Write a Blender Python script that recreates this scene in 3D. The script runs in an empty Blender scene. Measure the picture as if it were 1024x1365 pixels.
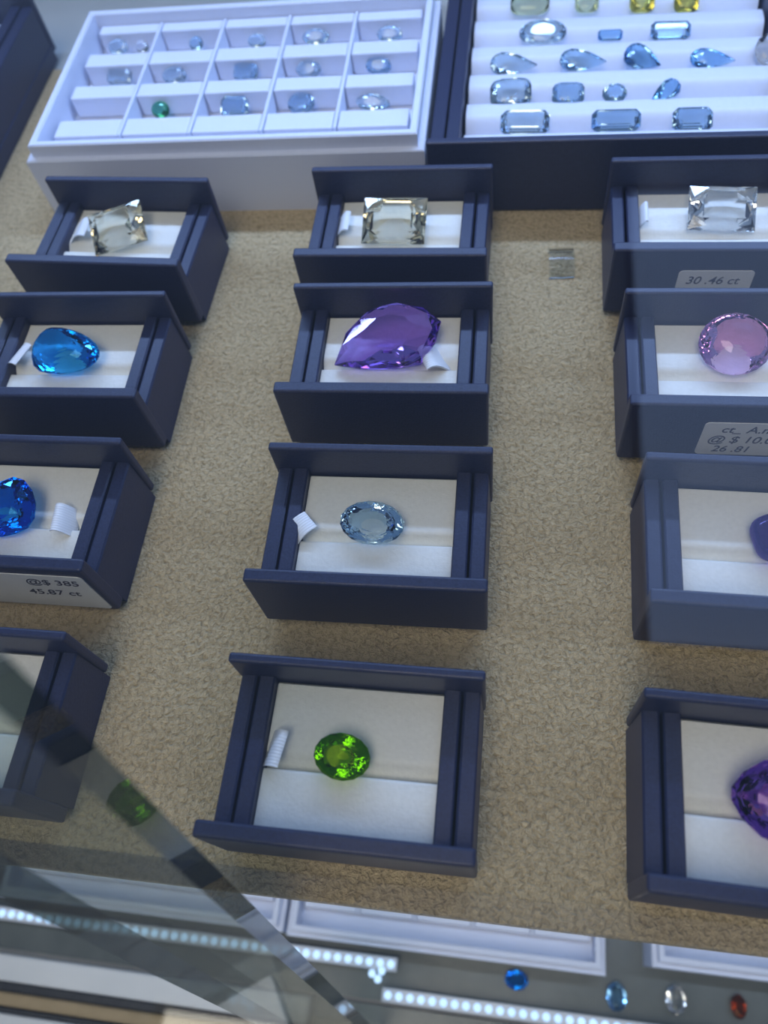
import bpy, bmesh, math, random
from mathutils import Matrix, Vector

S = bpy.context.scene
COL = S.collection
MM = 0.001
random.seed(7)

# ------------------------------------------------------------------ camera
cam_data = bpy.data.cameras.new('camera')
cam = bpy.data.objects.new('camera', cam_data)
COL.objects.link(cam)
S.camera = cam
cam_data.sensor_fit = 'HORIZONTAL'
cam_data.sensor_width = 36.0
cam_data.lens = 36.0 * 1079.69 / 1024.0
cam_data.clip_start = 0.002
cam_data.clip_end = 50.0
_r = ((0.98751156, -0.04614576, 0.15063695),
      (0.11220915, 0.87717011, -0.46688511),
      (-0.11058946, 0.47795729, 0.8713936))
_m = Matrix(_r).to_4x4()
_m.translation = Vector((18.1, -104.7, 207.32)) * MM
cam.matrix_world = _m
cam_data.dof.use_dof = True
cam_data.dof.focus_distance = 0.215
cam_data.dof.aperture_fstop = 15.0

# ------------------------------------------------------------------ world, lights, exposure
W = bpy.data.worlds.new('shop_light')
S.world = W
W.use_nodes = True
bg = W.node_tree.nodes['Background']
bg.inputs['Color'].default_value = (0.42, 0.62, 1.0, 1)
bg.inputs['Strength'].default_value = 0.24


def area_light(name, loc, rx, sx, sy, power, col):
    d = bpy.data.lights.new(name, 'AREA')
    d.shape = 'RECTANGLE'
    d.size = sx * MM
    d.size_y = sy * MM
    d.energy = power
    d.color = col
    o = bpy.data.objects.new(name, d)
    COL.objects.link(o)
    o.location = Vector(loc) * MM
    o.rotation_euler = (rx, 0, 0)
    return o


# LED profile under the case top at the rear, angled to the front; added hidden light under the shelf brightens the lower trays
area_light('case_led_light', (0, 212, 184), math.radians(-44), 620, 9, 0.98, (0.38, 0.575, 1.0))
area_light('lower_fill_light', (20, -60, -12), math.radians(10), 620, 8, 0.30, (0.58, 0.74, 1.0))

S.view_settings.view_transform = 'Standard'
S.view_settings.look = 'None'
S.view_settings.exposure = 0.15
S.view_settings.gamma = 1.0
S.view_settings.use_curve_mapping = False


# ------------------------------------------------------------------ materials
def new_mat(name):
    m = bpy.data.materials.new(name)
    m.use_nodes = True
    nt = m.node_tree
    return m, nt, nt.nodes['Principled BSDF'], nt.nodes['Material Output']


def noise(nt, scale, detail=3.0, rough=0.55, dist=0.0, vec=None):
    n = nt.nodes.new('ShaderNodeTexNoise')
    n.inputs['Scale'].default_value = scale
    n.inputs['Detail'].default_value = detail
    n.inputs['Roughness'].default_value = rough
    n.inputs['Distortion'].default_value = dist
    if vec is None:
        tc = nt.nodes.new('ShaderNodeTexCoord')
        vec = tc.outputs['Object']
    nt.links.new(vec, n.inputs['Vector'])
    return n


def bump(nt, bsdf, height, strength, dist_mm):
    b = nt.nodes.new('ShaderNodeBump')
    b.inputs['Strength'].default_value = strength
    b.inputs['Distance'].default_value = dist_mm * MM
    nt.links.new(height, b.inputs['Height'])
    nt.links.new(b.outputs['Normal'], bsdf.inputs['Normal'])


def ramp(nt, fac, stops):
    r = nt.nodes.new('ShaderNodeValToRGB')
    e = r.color_ramp.elements
    while len(e) < len(stops):
        e.new(0.5)
    for i, (p, c) in enumerate(stops):
        e[i].position = p
        e[i].color = (*c, 1)
    nt.links.new(fac, r.inputs['Fac'])
    return r


def grained(name, c1, c2, rough, scale, bstr, bdist, spec=0.5):
    m, nt, b, o = new_mat(name)
    n = noise(nt, scale, 4.0, 0.6)
    r = ramp(nt, n.outputs['Fac'], [(0.3, c1), (0.7, c2)])
    nt.links.new(r.outputs['Color'], b.inputs['Base Color'])
    b.inputs['Roughness'].default_value = rough
    b.inputs['Specular IOR Level'].default_value = spec
    bump(nt, b, n.outputs['Fac'], bstr, bdist)
    return m


NAVY = grained('navy_leatherette', (0.010, 0.0145, 0.048), (0.021, 0.028, 0.080), 0.44, 1700, 0.5, 0.12)
PAD = grained('cream_leather', (0.74, 0.735, 0.68), (0.80, 0.795, 0.74), 0.48, 1000, 0.6, 0.22)
TRAYW = grained('white_tray_leather', (0.69, 0.73, 0.86), (0.74, 0.78, 0.91), 0.5, 900, 0.2, 0.12)
GREY = grained('grey_panel', (0.40, 0.43, 0.44), (0.48, 0.51, 0.52), 0.4, 25, 0.05, 0.1)
LOWER = grained('lower_shelf_grey', (0.09, 0.10, 0.09), (0.15, 0.16, 0.145), 0.25, 22, 0.05, 0.1)
RAIL = grained('white_rail', (0.70, 0.71, 0.70), (0.78, 0.78, 0.76), 0.3, 30, 0.03, 0.1)
DARK = grained('dark_gasket', (0.012, 0.012, 0.014), (0.03, 0.03, 0.03), 0.5, 300, 0.1, 0.1)
GOLD = grained('tan_trim', (0.33, 0.24, 0.12), (0.42, 0.31, 0.17), 0.35, 60, 0.05, 0.1)
INK = grained('ink', (0.03, 0.03, 0.05), (0.07, 0.07, 0.10), 0.7, 2000, 0.0, 0.1)
LABELM = grained('paper_label', (0.62, 0.63, 0.62), (0.68, 0.69, 0.68), 0.45, 300, 0.05, 0.05)
SHOPFLOOR = grained('shop_floor', (0.30, 0.28, 0.24), (0.40, 0.37, 0.32), 0.5, 6, 0.05, 0.2)
ALU = grained('aluminium', (0.55, 0.56, 0.58), (0.62, 0.63, 0.65), 0.3, 80, 0.03, 0.05)

# suede cloth
SUEDE, nt, b, o = new_mat('beige_suede')
n1 = noise(nt, 760, 3.0, 0.55, 0.7)
n2 = noise(nt, 14, 3.0, 0.6)
n3 = noise(nt, 2200, 2.0, 0.5)
r1 = ramp(nt, n1.outputs['Fac'], [(0.30, (0.42, 0.312, 0.160)), (0.55, (0.68, 0.53, 0.305))])  # pits of the grain darkened in the colour, standing in for shade
r2 = ramp(nt, n2.outputs['Fac'], [(0.30, (0.90, 0.89, 0.87)), (0.70, (1.05, 1.05, 1.06))])
mx = nt.nodes.new('ShaderNodeMix')
mx.data_type = 'RGBA'
mx.blend_type = 'MULTIPLY'
mx.inputs[0].default_value = 1.0
nt.links.new(r1.outputs['Color'], mx.inputs[6])
nt.links.new(r2.outputs['Color'], mx.inputs[7])
nt.links.new(mx.outputs[2], b.inputs['Base Color'])
b.inputs['Roughness'].default_value = 0.9
b.inputs['Specular IOR Level'].default_value = 0.15
b.inputs['Sheen Weight'].default_value = 0.15
ad = nt.nodes.new('ShaderNodeMath')
ad.operation = 'MULTIPLY_ADD'
ad.inputs[1].default_value = 0.25
nt.links.new(n3.outputs['Fac'], ad.inputs[0])
nt.links.new(n1.outputs['Fac'], ad.inputs[2])
bump(nt, b, ad.outputs[0], 1.0, 2.2)

# satin ribbon
RIBBON, nt, b, o = new_mat('satin_ribbon')
tc = nt.nodes.new('ShaderNodeTexCoord')
wv = nt.nodes.new('ShaderNodeTexWave')
wv.inputs['Scale'].default_value = 420
wv.inputs['Distortion'].default_value = 0.4
wv.bands_direction = 'Y'
nt.links.new(tc.outputs['Object'], wv.inputs['Vector'])
b.inputs['Base Color'].default_value = (0.80, 0.82, 0.86, 1)
b.inputs['Roughness'].default_value = 0.35
bump(nt, b, wv.outputs['Fac'], 0.5, 0.12)


def gem_mat(name, col, ior=1.58):
    m = bpy.data.materials.new(name)
    m.use_nodes = True
    nt = m.node_tree
    nt.nodes.remove(nt.nodes['Principled BSDF'])
    g = nt.nodes.new('ShaderNodeBsdfGlass')
    g.inputs['Color'].default_value = (*col, 1)
    g.inputs['IOR'].default_value = ior
    g.inputs['Roughness'].default_value = 0.0
    nt.links.new(g.outputs[0], nt.nodes['Material Output'].inputs['Surface'])
    return m


G_CHAMP = gem_mat('champagne_crystal', (0.99, 0.96, 0.87))
G_CLEAR = gem_mat('clear_crystal', (0.985, 0.99, 0.99))
G_SKY = gem_mat('sky_blue_crystal', (0.85, 0.94, 1.0))
G_PALE = gem_mat('pale_blue_crystal', (0.92, 0.975, 1.0))
G_AQUA = gem_mat('aqua_blue_crystal', (0.73, 0.885, 1.0))
G_BLUE = gem_mat('vivid_blue_crystal', (0.22, 0.70, 0.99))
G_DEEP = gem_mat('deep_blue_crystal', (0.12, 0.56, 0.95))
G_PURP = gem_mat('purple_crystal', (0.79, 0.67, 0.995))
G_PINK = gem_mat('pink_lilac_crystal', (0.965, 0.80, 0.985))
G_VIOL = gem_mat('dark_violet_crystal', (0.42, 0.32, 0.72))
G_AMET = gem_mat('amethyst_crystal', (0.76, 0.56, 0.90))
G_GREEN = gem_mat('green_crystal', (0.52, 0.74, 0.045), 1.62)
G_TEAL = gem_mat('teal_green_crystal', (0.45, 0.80, 0.66))
G_YEL = gem_mat('yellow_crystal', (0.97, 0.94, 0.58))
G_LIME = gem_mat('pale_lime_crystal', (0.94, 0.97, 0.80))
G_BRWN = gem_mat('brown_crystal', (0.75, 0.42, 0.22))

PLASTIC = gem_mat('clear_plastic', (0.95, 0.97, 0.98), 1.35)

# panes: clear with a Schlick mirror part, alike on both sides
def pane_mat(name, tint, f0=0.04, rough=0.0):
    m = bpy.data.materials.new(name)
    m.use_nodes = True
    nt = m.node_tree
    nt.nodes.remove(nt.nodes['Principled BSDF'])
    lw = nt.nodes.new('ShaderNodeLayerWeight')
    lw.inputs['Blend'].default_value = 0.5
    pw = nt.nodes.new('ShaderNodeMath')
    pw.operation = 'POWER'
    pw.inputs[1].default_value = 5.0
    nt.links.new(lw.outputs['Facing'], pw.inputs[0])
    ma = nt.nodes.new('ShaderNodeMath')
    ma.operation = 'MULTIPLY_ADD'
    ma.inputs[1].default_value = 1.0 - f0
    ma.inputs[2].default_value = f0
    nt.links.new(pw.outputs[0], ma.inputs[0])
    tr = nt.nodes.new('ShaderNodeBsdfTransparent')
    tr.inputs['Color'].default_value = (*tint, 1)
    gl = nt.nodes.new('ShaderNodeBsdfGlossy')
    gl.inputs['Roughness'].default_value = rough
    ms = nt.nodes.new('ShaderNodeMixShader')
    nt.links.new(ma.outputs[0], ms.inputs[0])
    nt.links.new(tr.outputs[0], ms.inputs[1])
    nt.links.new(gl.outputs[0], ms.inputs[2])
    nt.links.new(ms.outputs[0], nt.nodes['Material Output'].inputs['Surface'])
    return m


TOPGLASS = pane_mat('clear_top_glass', (1, 1, 1))
PANE = pane_mat('green_tinted_pane', (0.82, 0.86, 0.82))
PANE_EDGE = pane_mat('polished_glass_edge', (0.17, 0.21, 0.20), 0.05, 0.02)


def emit_mat(name, col, strength):
    m = bpy.data.materials.new(name)
    m.use_nodes = True
    nt = m.node_tree
    nt.nodes.remove(nt.nodes['Principled BSDF'])
    e = nt.nodes.new('ShaderNodeEmission')
    e.inputs['Color'].default_value = (*col, 1)
    e.inputs['Strength'].default_value = strength
    nt.links.new(e.outputs[0], nt.nodes['Material Output'].inputs['Surface'])
    return m


LED = emit_mat('led_diode', (0.45, 0.68, 1.0), 1.5)
PANEL_WARM = emit_mat('warm_fill_panel', (1.0, 0.94, 0.80), 5.0)
PANEL = emit_mat('veil_panel_light', (0.40, 0.58, 1.0), 1.25)


# ------------------------------------------------------------------ mesh helpers (all in mm)
def add_box(bm, x0, x1, y0, y1, z0, z1, bev=0.0, seg=2):
    vs = [bm.verts.new((x * MM, y * MM, z * MM)) for z in (z0, z1) for y in (y0, y1) for x in (x0, x1)]
    fs = [(0, 2, 3, 1), (4, 5, 7, 6), (0, 1, 5, 4), (2, 6, 7, 3), (0, 4, 6, 2), (1, 3, 7, 5)]
    faces = [bm.faces.new([vs[i] for i in f]) for f in fs]
    if bev > 0:
        es = list({e for f in faces for e in f.edges})
        bmesh.ops.bevel(bm, geom=es, offset=bev * MM, segments=seg, profile=0.5, affect='EDGES')


def add_prism(bm, pts, axis, a0, a1):
    """closed 2-D profile extruded along X or Y; pts are (u, z) with u = the other horizontal axis"""
    def P(u, z, a):
        return (a * MM, u * MM, z * MM) if axis == 'X' else (u * MM, a * MM, z * MM)
    A = [bm.verts.new(P(u, z, a0)) for u, z in pts]
    B = [bm.verts.new(P(u, z, a1)) for u, z in pts]
    n = len(pts)
    for i in range(n):
        bm.faces.new((A[i], A[(i + 1) % n], B[(i + 1) % n], B[i]))
    bm.faces.new(A[::-1])
    bm.faces.new(B)


def finish(name, bm, mat, parent=None, smooth=False):
    bmesh.ops.recalc_face_normals(bm, faces=bm.faces)
    me = bpy.data.meshes.new(name)
    bm.to_mesh(me)
    bm.free()
    me.materials.append(mat)
    if smooth:
        me.polygons.foreach_set('use_smooth', [True] * len(me.polygons))
    o = bpy.data.objects.new(name, me)
    COL.objects.link(o)
    if parent is not None:
        o.parent = parent
    return o


def box_obj(name, mat, parent, *a, bev=0.4, seg=2):
    bm = bmesh.new()
    add_box(bm, *a, bev=bev, seg=seg)
    return finish(name, bm, mat, parent)


def thing(name, label, cat, loc=(0, 0, 0), rz=0.0, group=None):
    o = bpy.data.objects.new(name, None)
    o.empty_display_size = 0.01
    COL.objects.link(o)
    o.location = Vector(loc) * MM
    o.rotation_euler = (0, 0, rz)
    tag(o, label, cat, group)
    return o


def tag(o, label, cat, group=None):
    o['label'] = label
    o['category'] = cat
    if group:
        o['group'] = group
    return o


def struct(o, label, cat):
    o['kind'] = 'structure'
    o['label'] = label
    o['category'] = cat
    return o


def dup(o, parent=None):
    c = o.copy()
    COL.objects.link(c)
    c.parent = parent
    for ch in list(o.children):
        dup(ch, c)
    return c


# ------------------------------------------------------------------ the setting
bm = bmesh.new()
add_box(bm, -420, 420, -98, 226, -7, 0, bev=0.8)
struct(finish('floor', bm, SUEDE), 'beige suede covered display shelf the gem boxes stand on', 'shelf')

bm = bmesh.new()
add_box(bm, -420, 420, 227, 420, -8, -1.5)
struct(finish('trim_1', bm, GREY), 'grey ledge behind the beige shelf', 'ledge')
bm = bmesh.new()
add_box(bm, -420, 420, 421, 426, -250, 186)
struct(finish('wall_back', bm, GREY), 'grey rear panel of the display case', 'panel')

bm = bmesh.new()
add_box(bm, -420, 420, -129, 420, -248, -241)
struct(finish('floor_lower', bm, LOWER), 'grey lower shelf of the display case', 'shelf')

# front frame of the lower case: white rail, gasket, tan bead, cream sill (seen at the lower left)
bm = bmesh.new()
add_box(bm, -420, -64, -142.5, -131, -252, -235, bev=1.2)
struct(finish('trim_2', bm, RAIL), 'white front rail of the lower case', 'rail')
bm = bmesh.new()
add_box(bm, -420, -64, -146.5, -143, -252, -237, bev=0.3)
struct(finish('trim_3', bm, DARK), 'dark gasket along the front rail', 'gasket')
bm = bmesh.new()
add_box(bm, -420, -64, -153.0, -147, -252, -236, bev=1.5)
struct(finish('trim_4', bm, GOLD), 'tan bead along the front rail', 'bead')
bm = bmesh.new()
add_box(bm, -420, -64, -155.5, -153.6, -252, -237, bev=0.3)
struct(finish('trim_5', bm, DARK), 'thin dark joint below the tan bead', 'joint')
bm = bmesh.new()
add_box(bm, -420, -64, -200, -156, -252, -236, bev=1.0)
struct(finish('trim_6', bm, RAIL), 'cream sill at the foot of the case', 'sill')
bm = bmesh.new()
add_box(bm, -62, 420, -200, -131, -252, -241)
struct(finish('trim_7', bm, LOWER), 'grey threshold of the lower shelf', 'threshold')

bm = bmesh.new()
add_box(bm, -2500, 2500, -2500, 2500, -960, -940)
struct(finish('floor_shop', bm, SHOPFLOOR), 'grey brown floor of the shop around the case', 'floor')

# ------------------------------------------------------------------ gem display boxes
HW = 30.0       # half width of the end plates
HD = 19.9       # half depth


def cushion(bm, y0, y1, ztop, zbot, x0, x1, r=1.6):
    pts = [(y0, zbot)]
    for k in range(5):
        a = math.pi - k * math.pi / 8
        pts.append((y0 + r + r * math.cos(a), ztop - r + r * math.sin(a)))
    for k in range(5):
        a = math.pi / 2 - k * math.pi / 8
        pts.append((y1 - r + r * math.cos(a), ztop - r + r * math.sin(a)))
    pts.append((y1, zbot))
    add_prism(bm, pts, 'X', x0, x1)


def make_box_proto():
    t = thing('gem_box', 'x', 'box')
    bm = bmesh.new()
    add_box(bm, -29.4, 29.4, -17.2, 17.2, 0, 7, bev=0.5)
    finish('base', bm, NAVY, t)
    for s in (-1, 1):
        bm = bmesh.new()
        xs = sorted((s * 29.4, s * 25.2))
        pts = [(s * 29.6, 0.4), (s * 29.0, 19.6), (s * 28.6, 20.2), (s * 25.6, 20.2), (s * 25.1, 19.8), (s * 25.1, 7)]
        add_prism(bm, pts, 'Y', -17.3, 17.3)
        finish('outer_wall', bm, NAVY, t)
        bm = bmesh.new()
        pts = [(s * 24.4, 7), (s * 24.4, 19.9), (s * 24.0, 20.4), (s * 20.9, 20.4), (s * 20.5, 19.9), (s * 20.5, 7)]
        add_prism(bm, pts, 'Y', -17.3, 17.3)
        finish('inner_rail', bm, NAVY, t)
    box_obj('front_plate', NAVY, t, -HW, HW, -HD - 1.2, -17.4, 3.6, 29.75, bev=0.7, seg=3)
    box_obj('back_plate', NAVY, t, -HW, HW, 17.4, HD, 3.6, 29.75, bev=0.7, seg=3)
    bm = bmesh.new()
    pts = [(17.2, 7.2), (17.2, 16.6), (16.6, 17.4), (1.4, 17.4), (0.4, 17.2), (-0.4, 16.6), (-2.4, 14.9), (-4.4, 14.4), (-4.4, 7.2)]
    add_prism(bm, pts, 'X', -20.3, 20.3)
    finish('rear_cushion', bm, PAD, t, True)['label'] = 'cream leather cushion behind the slot'
    bm = bmesh.new()
    cushion(bm, -17.2, -3.4, 17.6, 7.2, -20.3, 20.3, 0.9)
    finish('front_cushion', bm, PAD, t, True)['label'] = 'cream leather cushion before the slot'
    for o in t.children:
        if 'cushion' in o.name:
            md = o.data
            md.set_sharp_from_angle(angle=math.radians(50))
    return t


def ribbon(parent, x, y, rz, w=8.5, lean=1.0, flat=False):
    """folded satin strip: two thin layers joined by a rounded fold, leaning over the cushion"""
    bm = bmesh.new()
    if flat:
        L, n = 7.0, 8
        up = [(L * k / n - L / 2, 1.2 + 1.1 * math.sin(math.pi * k / n)) for k in range(n + 1)]
        pts = up + [(u, z - 0.45) for u, z in up[::-1]]
    else:
        up = []
        for k in range(9):
            q = k / 8
            up.append((-1.6 + 5.2 * lean * q, 5.6 * math.sin(q * math.pi * 0.62) / math.sin(math.pi * 0.5)))
        pts = up + [(u - 0.25, z - 0.5) for u, z in up[::-1]]
    add_prism(bm, pts, 'Y', -w / 2, w / 2)
    o = finish('ribbon_tab', bm, RIBBON, parent, True)
    o.data.set_sharp_from_angle(angle=math.radians(60))
    o.location = Vector((x, y, 18.2 if flat else 16.0)) * MM
    o.rotation_euler = (0, math.radians(-14) if flat else 0, rz)
    o['label'] = 'folded white satin ribbon tab'
    return o


def text_mesh(txt, size, mat, parent, x, z, y):
    c = bpy.data.curves.new('writing', 'FONT')
    c.body = txt
    c.size = size * MM
    c.shear = 0.2
    c.extrude = 0.04 * MM
    c.offset = 0.03 * MM
    t = bpy.data.objects.new('writing', c)
    COL.objects.link(t)
    dg = bpy.context.evaluated_depsgraph_get()
    me = bpy.data.meshes.new_from_object(t.evaluated_get(dg))
    bpy.data.objects.remove(t)
    me.materials.clear()
    me.materials.append(mat)
    o = bpy.data.objects.new('handwriting', me)
    COL.objects.link(o)
    o.parent = parent
    o.location = Vector((x, y, z)) * MM
    o.rotation_euler = (math.pi / 2, 0, 0)
    return o


def price_label(parent, x0, x1, z0, z1, lines, cut=0.0):
    bm = bmesh.new()
    r = 1.3
    pts = []
    for cx, cz, a0 in ((x1 - r, z1 - r, 0), (x0 + r, z1 - r, 90), (x0 + r, z0 + r, 180), (x1 - r, z0 + r, 270)):
        for k in range(5):
            a = math.radians(a0 + k * 22.5)
            pts.append((cx + r * math.cos(a), cz + r * math.sin(a)))
    add_prism(bm, pts, 'Y', -HD - 1.45, -HD - 1.15)
    o = finish('price_label', bm, LABELM, parent)
    o['label'] = 'white paper price label with handwriting'
    for txt, size, x, z in lines:
        text_mesh(txt, size, INK, o, x, z, -HD - 1.5)
    return o


proto = make_box_proto()
BOXES = [
    # key, x, y, yaw deg, label
    ('l1', -117.6, 96.8, -2.1, 'navy gem box holding a champagne stone, farthest box of the left column'),
    ('l2', -119.0, 44.2, 1.0, 'navy gem box holding a blue egg-shaped stone, second box of the left column'),
    ('l3', -118.4, -9.8, 0.3, 'navy gem box with a wide price label, holding a deep blue stone'),
    ('l4', -117.0, -66.4, 0.0, 'navy gem box partly behind the leaning glass strip at lower left'),
    ('c1', -21.6, 100.0, 0.1, 'navy gem box holding a rectangular champagne stone, below the navy tray'),
    ('c2', -18.8, 48.6, 1.0, 'navy gem box holding the large purple leaf-shaped stone'),
    ('c3', -16.0, -9.0, 0.9, 'navy gem box holding the pale blue oval stone'),
    ('c4', -15.0, -68.4, 0.1, 'navy gem box holding the green oval stone, nearest box of the middle column'),
    ('r1', 75.4, 102.0, 0.0, 'navy gem box holding a clear rectangular stone, farthest box of the right column'),
    ('r2', 78.3, 46.9, 0.3, 'navy gem box with price label, holding a pink lilac oval stone'),
    ('r3', 81.6, -8.8, -0.7, 'navy gem box holding a smooth dark violet stone'),
    ('r4', 78.7, -69.9, -1.2, 'navy gem box holding a large pointed amethyst, nearest box at lower right'),
]
RIB = {  # local x, y, yaw, lean
    'l1': (-19.0, 4.4, 0.0, 1.5), 'l2': (-20.6, 3.0, -0.35, 1.3), 'l3': (18.8, -1.0, 0.1, -1.0),
    'c1': (-20.0, 3.6, 0.0, 1.0), 'c2': (18.2, 1.6, 0.45, -1.4), 'c3': (-20.0, -0.4, 0.75, 1.0),
    'c4': (-19.0, 0.8, -0.15, 1.0), 'r1': (-19.4, 4.6, 0.0, 0.6),
}
box_of = {}
for i, (key, x, y, a, lab) in enumerate(BOXES):
    t = proto if i == 0 else dup(proto)
    t.location = Vector((x, y, 0)) * MM
    t.rotation_euler = (0, 0, math.radians(a))
    tag(t, lab, 'gem box', 'navy gem boxes in three columns')
    box_of[key] = t
for key, (x, y, rz, lean) in RIB.items():
    ribbon(box_of[key], x, y, rz, 6.0 if key == 'c3' else 8.5, lean, key == 'c3')
price_label(box_of['l3'], -27, 28.5, 5.0, 26.0, [('@$ 385', 4.6, 10.5, 20.2), ('ct. A.m', 4.6, -12, 20.2), ('45.87 ct', 4.6, 8.0, 13.4)])
price_label(box_of['r1'], -10.0, 11.5, 7.0, 21.8, [('30 .46 ct', 4.3, -7.6, 16.6)])
price_label(box_of['r2'], -9.5, 27.0, 7.6, 22.6, [('ct_ A.m', 4.2, -5.0, 18.4), ('@ $ 10.00', 4.4, -7.6, 13.6), ('26 .81', 4.0, -5.5, 9.2)])


# ------------------------------------------------------------------ gemstones
def superell(a, b, p):
    def f(t):
        c, s = math.cos(t), math.sin(t)
        return (a * math.copysign(abs(c) ** (2 / p), c), b * math.copysign(abs(s) ** (2 / p), s))
    return f


def pear(a, b, tip=1.0, q=1.35):
    """point towards +x"""
    def f(t):
        c, s = math.cos(t), math.sin(t)
        k = (1 - c) / 2
        return (a * c, b * s * (0.10 + 0.98 * k ** (0.5 * q)) * 1.12)
    return f


def marquise(a, b):
    def f(t):
        c, s = math.cos(t), math.sin(t)
        return (a * c, b * math.copysign(abs(s) ** 1.25, s))
    return f


def poly_outline(pts):
    """smooth closed outline through points (Catmull-Rom), parameter 0..2pi"""
    n = len(pts)

    def f(t):
        u = (t / (2 * math.pi)) % 1.0 * n
        i = int(u) % n
        w = u - int(u)
        p0, p1, p2, p3 = (pts[(i + k - 1) % n] for k in range(4))
        return tuple(0.5 * (2 * p1[j] + (p2[j] - p0[j]) * w + (2 * p0[j] - 5 * p1[j] + 4 * p2[j] - p3[j]) * w * w
                     + (3 * p1[j] - p0[j] - 3 * p2[j] + p3[j]) * w ** 3) for j in (0, 1))
    return f


def gem_rings(bm, f, n, rings, cap_top=True):
    """rings: (scale, z, half-step offset). Triangulated between successive rings."""
    R = []
    for sc, z, off in rings:
        R.append([bm.verts.new((f(2 * math.pi * (k + off) / n)[0] * sc * MM, f(2 * math.pi * (k + off) / n)[1] * sc * MM, z * MM)) for k in range(n)])
    for j in range(len(R) - 1):
        A, B = R[j], R[j + 1]
        oa, ob = rings[j][2], rings[j + 1][2]
        for k in range(n):
            k1 = (k + 1) % n
            if oa == ob:
                bm.faces.new((A[k], A[k1], B[k1], B[k]))
            elif ob > oa:
                bm.faces.new((A[k], A[k1], B[k]))
                bm.faces.new((A[k1], B[k1], B[k]))
            else:
                bm.faces.new((A[k], B[k1], B[k]))
                bm.faces.new((A[k], A[k1], B[k1]))
    bm.faces.new(R[0])
    bm.faces.new(R[-1][::-1])


def make_gem(name, cut, shape, a, b, mat, hc=None, hp=None, extra=None):
    bm = bmesh.new()
    m = min(a, b)
    hc = hc or m * 0.40
    hp = hp or m * 0.95
    if shape == 'oval':
        f = superell(a, b, 2.0)
    elif shape == 'cushion':
        f = superell(a, b, 3.6)
    elif shape == 'rect':
        f = superell(a, b, 9.0)
    elif shape == 'pear':
        f = pear(a, b)
    elif shape == 'egg':
        f = poly_outline([(a, 0), (a * .72, b * .62), (0, b), (-a * .72, b * .92), (-a, 0), (-a * .72, -b * .92), (0, -b), (a * .72, -b * .62)])
    elif shape == 'marquise':
        f = marquise(a, b)
    elif shape == 'free':
        f = poly_outline(extra)
    n = 16 if a > 6 else 12
    if cut == 'brilliant':
        gem_rings(bm, f, n, [(0.50, hc, 0), (0.70, hc * 0.80, .5), (0.87, hc * 0.47, 0), (1.0, 0.25, .5), (1.0, -0.1, .5), (0.84, -hp * 0.30, 0), (0.58, -hp * 0.62, .5), (0.28, -hp * 0.88, 0), (0.06, -hp, .5)])
    elif cut == 'checker':
        n = 20
        gem_rings(bm, f, n, [(0.30, hc, 0), (0.52, hc * .93, .5), (0.72, hc * 0.74, 0), (0.88, hc * 0.45, .5), (1.0, 0.3, 0), (1.0, -0.3, 0),
                             (0.86, -hp * .35, .5), (0.66, -hp * 0.62, 0), (0.40, -hp * .86, .5), (0.12, -hp, 0)])
    elif cut == 'bold':       # large plain facets over a low dome
        n = 10
        gem_rings(bm, f, n, [(0.50, hc, 0), (0.86, hc * 0.62, .5), (1.0, 0.5, 0), (1.0, -0.5, 0), (0.74, -hp * .5, .5), (0.16, -hp, 0)])
    elif cut == 'princess':
        n = 8
        def fr(t):
            k = int(round(t / (2 * math.pi) * 16)) % 16
            q = [(1, 0), (1, .5), (1, 1), (.5, 1), (0, 1), (-.5, 1), (-1, 1), (-1, .5), (-1, 0), (-1, -.5), (-1, -1), (-.5, -1), (0, -1), (.5, -1), (1, -1), (1, -.5)][k]
            return (a * q[0], b * q[1])
        gem_rings(bm, fr, n, [(0.62, hc, 0), (0.86, hc * 0.55, .5), (1.0, 0.4, 0), (1.0, -0.2, 0), (0.80, -hp * .36, .5), (0.50, -hp * .70, 0), (0.10, -hp, .5)])
    elif cut == 'step':
        c = m * 0.42
        def oct_(i):
            A, B, q = a - i, b - i, max(c - i * 0.55, m * 0.05)
            B = max(B, m * 0.06)
            A = max(A, m * 0.06)
            q = min(q, 0.8 * min(A, B))
            return [(A, -B + q), (A, B - q), (A - q, B), (-A + q, B), (-A, B - q), (-A, -B + q), (-A + q, -B), (A - q, -B)]
        rings = [(0.46 * m, hc), (0.26 * m, hc * .78), (0.08 * m, hc * .35), (0, 0.2), (0, -0.15), (0.22 * m, -hp * .4), (0.52 * m, -hp * .75), (0.86 * m, -hp)]
        R = [[bm.verts.new((x * MM, y * MM, z * MM)) for x, y in oct_(i)] for i, z in rings]
        for A_, B_ in zip(R, R[1:]):
            for k in range(8):
                bm.faces.new((A_[k], A_[(k + 1) % 8], B_[(k + 1) % 8], B_[k]))
        bm.faces.new(R[0])
        bm.faces.new(R[-1][::-1])
    elif cut == 'cabochon':
        n = 36
        rg = []
        for k in range(1, 9):
            q = math.pi / 2 * k / 8
            rg.append((math.sin(q), hc * math.cos(q) + 0.2, 0))
        rg += [(0.97, -hp * .4, 0), (0.8, -hp * .8, 0), (0.5, -hp, 0)]
        gem_rings(bm, f, n, rg)
    o = finish(name, bm, mat, None, cut == 'cabochon')
    return o


def place_gem(o, x, y, z, tilt, rz, label, group=None):
    o.location = Vector((x, y, z)) * MM
    o.rotation_mode = 'XYZ'
    o.rotation_euler = Matrix.Rotation(math.radians(tilt), 3, 'X').to_4x4().to_3x3().to_euler()
    mrot = Matrix.Rotation(math.radians(tilt), 3, 'X') @ Matrix.Rotation(math.radians(rz), 3, 'Z')
    o.rotation_euler = mrot.to_euler()
    tag(o, label, 'gemstone', group)


GB = 'gemstones in the navy boxes'
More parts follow.
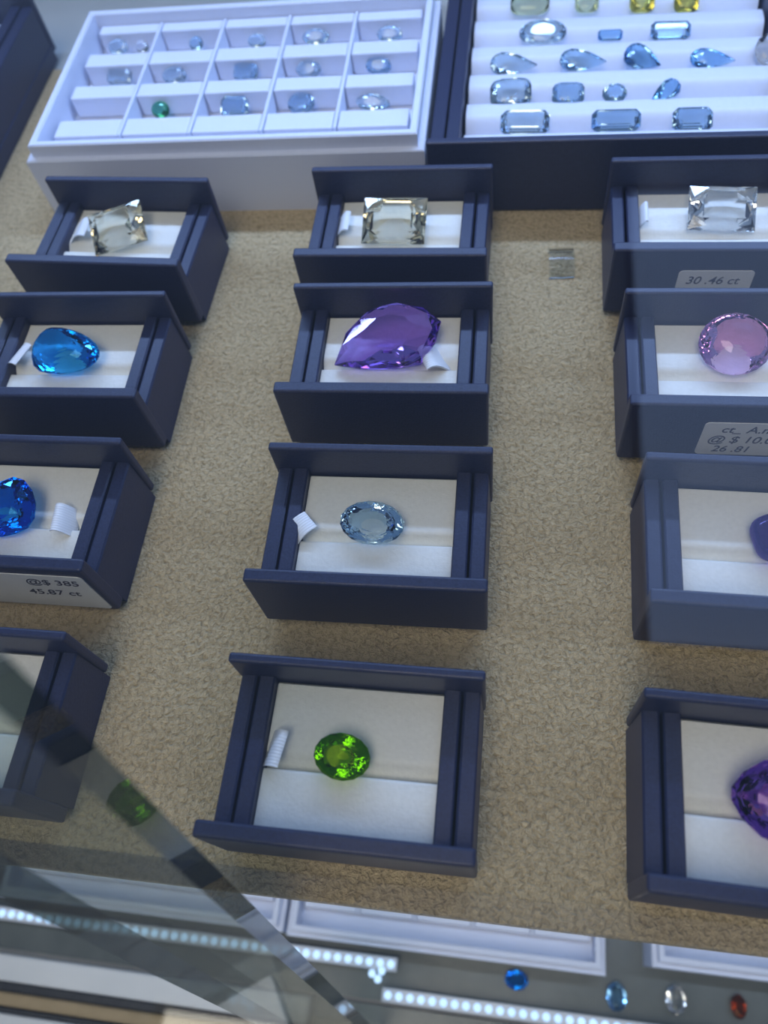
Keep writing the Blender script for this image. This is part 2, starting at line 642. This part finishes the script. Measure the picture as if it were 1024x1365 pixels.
# name, cut, shape, a, b, material, hc, hp, extra, x, y, z, tilt, rz, label
leaf = [(15.6, 4.0), (10.5, 8.6), (2.5, 10.6), (-6.0, 8.6), (-12.8, 2.0), (-16.2, -7.6), (-8.0, -9.2), (2.0, -9.6), (9.5, -8.6), (14.0, -2.0)]
GEMS = [
    ('champagne_gem', 'princess', 'rect', 9.6, 7.4, G_CHAMP, 3.2, 6.0, None, -118.5, 100.9, 20.6, 24, 17, 'champagne rectangular gemstone turned askew in the far left box'),
    ('champagne_gem', 'princess', 'rect', 10.4, 7.7, G_CHAMP, 3.2, 6.0, None, -22.8, 103.2, 20.6, 24, -1, 'champagne rectangular gemstone lying straight in its box below the navy tray'),
    ('clear_gem', 'princess', 'rect', 10.0, 7.0, G_CLEAR, 3.2, 6.0, None, 79.4, 107.4, 20.6, 24, -2, 'clear colourless rectangular gemstone in the far right box'),
    ('blue_gem', 'checker', 'egg', 11.4, 7.4, G_BLUE, 4.6, 5.5, None, -120.2, 46.4, 21.0, 15, -6, 'vivid blue egg-shaped gemstone in the left column'),
    ('purple_gem', 'bold', 'free', 16, 10, G_PURP, 5.0, 5.0, leaf, -19.1, 53.4, 21.5, 20, 4, 'very large purple leaf-shaped gemstone'),
    ('pink_gem', 'checker', 'oval', 9.9, 8.9, G_PINK, 5.0, 5.5, None, 78.6, 53.2, 21.2, 22, 0, 'pink lilac oval gemstone with small diamond facets'),
    ('blue_gem', 'brilliant', 'egg', 10.2, 7.8, G_DEEP, 4.0, 5.6, None, -121.4, -10.0, 21.0, 18, 205, 'deep blue gemstone cut off by the left picture edge'),
    ('pale_blue_gem', 'brilliant', 'oval', 8.6, 5.9, G_SKY, 2.6, 5.4, None, -16.8, -8.0, 20.4, 14, -4, 'pale blue oval gemstone in the middle column'),
    ('violet_gem', 'cabochon', 'cushion', 8.2, 6.0, G_VIOL, 5.0, 3.6, None, 85.8, -5.6, 20.2, 10, 15, 'smooth dark violet domed gemstone at the right picture edge'),
    ('green_gem', 'brilliant', 'oval', 6.6, 5.2, G_GREEN, 2.4, 4.6, None, -16.5, -68.0, 20.2, 12, -6, 'bright green oval gemstone'),
    ('amethyst_gem', 'brilliant', 'marquise', 14.5, 9.6, G_AMET, 4.2, 6.0, None, 81.5, -69.2, 21.2, 12, -4, 'large pointed amethyst purple gemstone at the lower right'),
]
for nm, cut, shp, a, b_, mt, hc, hp, ex, x, y, z, tl, rz, lab in GEMS:
    place_gem(make_gem(nm, cut, shp, a, b_, mt, hc, hp, ex), x, y - 0.6, z + 1.2, tl, rz, lab, GB)


# ------------------------------------------------------------------ white compartment tray
def make_white_tray(label):
    """local frame: x 0 = middle, y 0 = front of the lower body; 147 x 88 mm"""
    t = thing('white_gem_tray', label, 'tray', group='white compartment trays')
    bm = bmesh.new()
    x1, y1 = 73.5, 88.0
    add_box(bm, -x1 + 0.2, x1 - 0.2, 0.2, y1 - 0.2, 0, 15.8, bev=0.3)
    finish('floor_board', bm, TRAYW, t)

    def frame(name, o, i, z0, z1, bev):
        bm = bmesh.new()
        rings = []
        for d, z in ((o, z0), (o, z1 - bev), (o + bev, z1), (i - bev, z1), (i, z1 - bev), (i, z0)):
            rings.append([bm.verts.new((sx * (x1 - d) * MM, (d if sy < 0 else y1 - d) * MM, z * MM)) for sx, sy in ((-1, -1), (1, -1), (1, 1), (-1, 1))])
        rings.append(rings[0])
        for A, B in zip(rings, rings[1:]):
            for k in range(4):
                bm.faces.new((A[k], A[(k + 1) % 4], B[(k + 1) % 4], B[k]))
        return finish(name, bm, TRAYW, t)
    frame('outer_frame', 0.0, 3.4, 0.0, 24.0, 0.4)
    frame('inner_rim', 2.3, 5.0, 15.0, 29.0, 0.5)
    # foam bars and column dividers
    cw = 2 * 67.6 / 5
    for ya, yb in ((13.0, 22.5), (35.5, 43.2), (55.5, 63.4), (77.0, 82.6)):
        for c in range(5):
            xa = -67.6 + c * cw + 0.9
            bm = bmesh.new()
            add_box(bm, xa, xa + cw - 1.8, ya, yb, 15.9, 24.3, bev=0.6)
            finish('foam_bar', bm, TRAYW, t)
    for c in range(1, 5):
        xm = -67.6 + c * cw
        bm = bmesh.new()
        add_box(bm, xm - 0.6, xm + 0.6, 12.6, 82.8, 15.9, 24.6, bev=0.2, seg=1)
        finish('divider', bm, TRAYW, t)
    return t


wt = make_white_tray('white compartment tray of small stones, next to the navy tray on the beige shelf')
wt.location = Vector((-89.2, 133.2, 0)) * MM
wt.rotation_euler = (0, 0, math.radians(0.7))

GW = 'small stones in the white tray'
ROW = ['rear', 'middle', 'front']
COLN = ['leftmost', 'second', 'middle', 'fourth', 'rightmost']
WG = [  # x, y, w, h, material, cut, shape, label
    (-151.1, 210.4, 8.7, 5.2, G_PALE, 'brilliant', 'oval', 'pale blue stone, left of two in the rear left cell of the white tray'),
    (-140.3, 209.8, 5.9, 4.2, G_CLEAR, 'brilliant', 'oval', 'tiny clear stone, right of two in the rear left cell of the white tray'),
    (-117.0, 210.4, 5.8, 4.8, G_SKY, 'brilliant', 'oval', 'small blue stone in the rear row, second cell of the white tray'),
    (-91.1, 210.4, 7.6, 4.8, G_PALE, 'brilliant', 'oval', 'small pale stone in the rear row, middle cell of the white tray'),
    (-66.8, 211.6, 11.1, 5.2, G_PALE, 'brilliant', 'marquise', 'pale pointed stone in the rear row, fourth cell of the white tray'),
    (-36.7, 211.2, 10.2, 5.2, G_PALE, 'brilliant', 'oval', 'sky blue stone in the rear right cell of the white tray'),
    (-144.9, 190.4, 10.3, 5.8, G_PALE, 'step', 'rect', 'pale blue stone in the middle row, leftmost cell of the white tray'),
    (-121.3, 189.8, 10.1, 5.8, G_PALE, 'brilliant', 'oval', 'oval blue stone in the middle row, second cell of the white tray'),
    (-91.8, 190.2, 9.8, 6.2, G_SKY, 'brilliant', 'cushion', 'blue cushion stone at the very middle of the white tray'),
    (-66.4, 190.6, 10.2, 5.8, G_PALE, 'brilliant', 'marquise', 'pale stone in the middle row, fourth cell of the white tray'),
    (-38.9, 191.2, 10.0, 5.8, G_SKY, 'brilliant', 'oval', 'blue oval stone in the middle row, rightmost cell of the white tray'),
    (-121.8, 168.6, 7.4, 5.2, G_TEAL, 'brilliant', 'oval', 'small teal green stone in the white tray'),
    (-92.0, 169.0, 10.7, 6.4, G_SKY, 'step', 'rect', 'blue rectangular stone in the front row, middle cell of the white tray'),
    (-66.0, 170.0, 10.5, 6.6, G_SKY, 'brilliant', 'oval', 'deeper blue stone in the front row, fourth cell of the white tray'),
    (-38.5, 169.2, 13.0, 5.0, G_PALE, 'brilliant', 'marquise', 'long pale stone in the front right cell of the white tray'),
]
for x, y, w, h, mt, cut, shp, lab in WG:
    place_gem(make_gem('small_gem', cut, shp, w / 2, h / 2 * 1.2, mt, hp=h * 0.35), x + (18.1 - x) * 0.0132, y + (-104.7 - y) * 0.0132, 20.5, 38, random.uniform(-8, 8), lab, GW)


# ------------------------------------------------------------------ navy roll trays
def make_navy_tray(name, label, x0, x1, y0, y1, n_roll):
    t = thing(name, label, 'tray', ((x0 + x1) / 2, (y0 + y1) / 2, 0), group='navy roll trays')
    w, d = (x1 - x0) / 2, (y1 - y0) / 2
    box_obj('base', NAVY, t, -w, w, -d + 3, d - 3, 0, 7, bev=0.5)
    for s in (-1, 1):
        xa, xb = sorted((s * (w - 0.4), s * (w - 5.2)))
        box_obj('outer_wall', NAVY, t, xa, xb, -d + 3, d - 3, 0.4, 24.0, bev=0.6)
        xa, xb = sorted((s * (w - 5.9), s * (w - 10.4)))
        box_obj('inner_rail', NAVY, t, xa, xb, -d + 3, d - 3, 7, 24.6, bev=0.6)
    box_obj('front_plate', NAVY, t, -w, w, -d, -d + 3.0, 0.6, 29.0, bev=0.7, seg=3)
    box_obj('back_plate', NAVY, t, -w, w, d - 3.0, d, 3.6, 29.0, bev=0.7, seg=3)
    pitch = (2 * d - 7) / n_roll
    for k in range(n_roll):
        yb = -d + 3.5 + k * pitch
        bm = bmesh.new()
        pts = [(yb + 0.1, 7.2), (yb + 0.1, 12.0)]
        for q in range(9):
            u = q / 8
            pts.append((yb + 0.3 + u * pitch * 0.34, 12.6 + 7.8 * math.sin(u * math.pi / 2) ** 0.9))
        for q in range(1, 7):
            u = q / 6
            pts.append((yb + 0.3 + pitch * (0.34 + 0.58 * u), 20.4 - 0.3 * u - 6.0 * u ** 7))
        pts += [(yb + pitch - 0.3, 12.6), (yb + pitch - 0.3, 7.2)]
        add_prism(bm, pts, 'X', -w + 11.6, w - 11.6)
        o = finish('foam_roll', bm, TRAYW, t, True)
        o.data.set_sharp_from_angle(angle=math.radians(55))
    return t


make_navy_tray('navy_gem_tray', 'navy tray of blue stones on white rolls, right of the white tray', -14.6, 114.0, 131.0, 255.0, 7)
make_navy_tray('navy_gem_tray', 'navy tray at the top left corner beside the white tray', -324.0, -194.0, 122.0, 235.6, 6)

GN = 'stones on the rolls of the navy tray'
NG = [
    (17.6, 222.6, 14.9, 9.0, G_LIME, 'brilliant', 'cushion', 0, 'large pale lime stone at the top picture edge in the navy tray'),
    (39.2, 221.1, 9.0, 7.6, G_LIME, 'brilliant', 'cushion', 0, 'small pale green stone at the top picture edge in the navy tray'),
    (59.7, 219.8, 9.3, 8.0, G_YEL, 'brilliant', 'cushion', 0, 'yellow stone at the top picture edge, left of two in the navy tray'),
    (75.7, 218.5, 9.1, 8.0, G_YEL, 'brilliant', 'cushion', 0, 'yellow stone at the top picture edge, right of two in the navy tray'),
    (22.9, 203.1, 17.7, 9.6, G_PALE, 'brilliant', 'oval', 0, 'big pale blue oval stone, left one in its row of the navy tray'),
    (47.5, 199.8, 8.9, 3.8, G_AQUA, 'step', 'rect', 0, 'tiny blue baguette stone in the navy tray'),
    (69.1, 201.1, 14.2, 6.4, G_SKY, 'step', 'rect', -1, 'blue rectangular step-cut stone right of the tiny baguette'),
    (12.7, 184.5, 17.4, 9.2, G_PALE, 'brilliant', 'pear', -4, 'pale blue pear stone, leftmost of the four pears in the navy tray'),
    (37.7, 185.2, 17.0, 8.8, G_SKY, 'brilliant', 'pear', -5, 'blue pear stone, second of the four pears in the navy tray'),
    (58.7, 185.2, 14.0, 9.5, G_AQUA, 'brilliant', 'pear', -24, 'tilted blue pear stone, third of the four pears in the navy tray'),
    (82.5, 183.3, 15.6, 7.8, G_AQUA, 'brilliant', 'pear', -6, 'blue pear stone, rightmost of the four pears in the navy tray'),
    (12.3, 167.6, 14.8, 10.4, G_PALE, 'brilliant', 'cushion', 3, 'big pale cushion stone, leftmost of its row in the navy tray'),
    (32.5, 166.2, 11.4, 8.0, G_SKY, 'brilliant', 'cushion', 0, 'blue cushion stone right of the big pale cushion stone'),
    (48.4, 165.8, 8.6, 6.8, G_SKY, 'brilliant', 'oval', 0, 'small blue oval stone between cushion and pear in the navy tray'),
    (65.6, 166.1, 10.8, 7.2, G_AQUA, 'brilliant', 'pear', 212, 'blue pear stone standing askew at the right of its row'),
    (17.8, 151.3, 16.9, 8.2, G_PALE, 'step', 'rect', -1, 'pale blue rectangular stone, left of three in the front row of the navy tray'),
    (48.6, 151.2, 16.4, 7.2, G_SKY, 'step', 'rect', 0, 'long blue rectangular stone, middle of three in the front row of the navy tray'),
    (73.6, 150.6, 13.0, 8.0, G_SKY, 'step', 'rect', 0, 'blue rectangular stone, right of three in the front row of the navy tray'),
    (101.4, 187.2, 9.0, 11.0, G_CLEAR, 'brilliant', 'oval', 0, 'clear oval stone at the right picture edge in the navy tray'),
]
for x, y, w, h, mt, cut, shp, rz, lab in NG:
    place_gem(make_gem('tray_gem', cut, shp, w / 2, h / 2 * 1.05, mt, hp=min(w, h) * 0.40), x, y, 21.0, 28, rz, lab, GN)

# ------------------------------------------------------------------ clear plastic clip on the cloth
bm = bmesh.new()
pts = []
for k in range(9):
    a = math.pi * k / 8
    pts.append((-6.5 * math.cos(a), 0.15 + 4.2 * math.sin(a)))
for k in range(9):
    a = math.pi * (8 - k) / 8
    pts.append((-5.7 * math.cos(a), 0.15 + 3.5 * math.sin(a)))
add_prism(bm, pts, 'X', -4.1, 4.1)
o = finish('plastic_clip', bm, PLASTIC, None, True)
o.data.set_sharp_from_angle(angle=math.radians(60))
o.location = Vector((32.2, 105.2, 0)) * MM
o.rotation_euler = (0, 0, 0.05)
tag(o, 'bent clear plastic strip on the cloth in front of the navy tray', 'plastic strip')

# ------------------------------------------------------------------ glass
# front panes lean back: y grows by 0.155 per mm of height
def lean_pane(name, px, py, thick, length, z0, z1, label):
    bm = bmesh.new()
    e = Vector((-0.954, -0.300, 0))
    nrm = Vector((0.300, -0.954, 0))
    k = 0.155
    V = {}
    for a in (0, 1):
        for t in (0, 1):
            for z in (z0, z1):
                p = Vector((px, py + k * z, z)) + e * (a * length) + nrm * (t * thick)
                V[a, t, z] = bm.verts.new(p * MM)
    q = [((0, 0, z0), (0, 1, z0), (0, 1, z1), (0, 0, z1)), ((1, 0, z0), (1, 0, z1), (1, 1, z1), (1, 1, z0)),
         ((0, 0, z0), (0, 0, z1), (1, 0, z1), (1, 0, z0)), ((0, 1, z0), (1, 1, z0), (1, 1, z1), (0, 1, z1)),
         ((0, 0, z0), (1, 0, z0), (1, 1, z0), (0, 1, z0)), ((0, 0, z1), (0, 1, z1), (1, 1, z1), (1, 0, z1))]
    for n_, f in enumerate(q):
        fc = bm.faces.new([V[c] for c in f])
        fc.material_index = 0 if n_ in (2, 3) else 1
    o = finish(name, bm, PANE)
    o.data.materials.append(PANE_EDGE)
    return tag(o, label, 'glass panel')


lean_pane('glass_fin', -31.4, -104.0, 6.4, 25.8, -240.5, 198.5, 'leaning strip of thick clear glass with polished edge crossing the lower left')

bm = bmesh.new()
add_box(bm, -420, 420, -98, -92.5, 0.1, 1.7, bev=0.2, seg=1)  # added strip, its reflection lays a greyish veil on the cloth edge
tag(finish('veil_glass_strip', bm, TOPGLASS), 'narrow clear glass strip added for a grey veil along the front edge of the beige shelf', 'glass strip')

bm = bmesh.new()
add_box(bm, -420, 420, -190, 420, 199, 203)
struct(finish('window_3', bm, TOPGLASS), 'clear glass top of the display case with faint reflections', 'glass top')

# unseen panel added for the bluish veil it mirrors into the glass top
t = thing('added_light_panel', 'unseen cool light panel added above the case for the veil in the glass top', 'lamp', (640, 1060, 1700))
box_obj('diffuser', PANEL, t, -345, 345, -610, 610, -4, 0, bev=0)
for nm, a in (('frame_bar', (-365, 365, -630, -612)), ('frame_bar', (-365, 365, 612, 630)), ('frame_bar', (-365, -347, -611, 611)), ('frame_bar', (347, 365, -611, 611))):
    box_obj(nm, ALU, t, *a, -8, 14, bev=1.0)

t2 = dup(t)  # added unseen fill panel, warm light for the front of the case
t2.location = Vector((-150, -850, 1700)) * MM
tag(t2, 'unseen warm fill panel added behind the viewer', 'lamp')
for ch in t2.children:
    if ch.name.startswith('diffuser'):
        ch.data = ch.data.copy()
        ch.data.materials[0] = PANEL_WARM

# ------------------------------------------------------------------ lower shelf: trays, LED strips, jewels
for loc, lab in (((-151.5, -105.6, -241), 'white tray on the lower shelf at the left picture edge, below the leaning glass'),
                 ((-2.6, -106.6, -241), 'white tray on the lower shelf below the middle of the beige shelf'),
                 ((164.6, -100.6, -241), 'white tray on the lower shelf at the lower right corner')):
    c = dup(wt)
    c.location = Vector(loc) * MM
    c.rotation_euler = (0, 0, 0)
    tag(c, lab, 'tray', 'white compartment trays')


def led_strip(label, x0, x1, y, z, extra=()):
    t = thing('led_strip', label, 'light strip', ((x0 + x1) / 2, y, z), group='light strips of the lower case')
    w = (x1 - x0) / 2
    box_obj('strip_base', ALU, t, -w - 3, w + 3, -3.0, 3.0, 0, 1.2, bev=0.3)
    bm = bmesh.new()
    bmesh.ops.create_uvsphere(bm, u_segments=8, v_segments=5, radius=1.9 * MM)
    for vv in bm.verts:
        vv.co.z *= 0.55
    first = finish('diode', bm, LED, t, True)
    pts = []
    n = int(2 * w / 5.1)
    for k in range(n + 1):
        pts.append((-w + k * 2 * w / n, 0, 1.6))
    pts += list(extra)
    for k, p in enumerate(pts):
        d = first if k == 0 else first.copy()
        if k:
            COL.objects.link(d)
            d.parent = t
        d.location = Vector(p) * MM
    return t


led_strip('light strip of round diodes across the lower left, ending near the middle', -240, -27, -113.2, -235,)
led_strip('light strip of round diodes at the bottom edge right of middle', -27, 130, -126.0, -235, [(-84, 6.0, 1.6), (-87, 8.0, 1.6), (-82.5, 9.5, 2.0)])

for nm, x, y, a, b_, mt, lab in (
        ('pendant', 32.4, -113.0, 5.5, 4.2, G_BLUE, 'blurred blue stone below the front of the lower white tray'),
        ('pendant', 78.0, -114.5, 4.6, 6.0, G_AQUA, 'pale blue stone lying between the two lower white trays'),
        ('pendant', 104.5, -112.5, 4.6, 6.0, G_CLEAR, 'clear stone below the right lower white tray'),
        ('pendant', 132.0, -112.0, 3.4, 5.0, G_BRWN, 'brown stone pendant at the lower right corner')):
    place_gem(make_gem(nm, 'brilliant', 'oval', a, b_, mt, hp=3.0), x, y, -237.6, 0, 0, lab, 'jewels on the lower shelf')
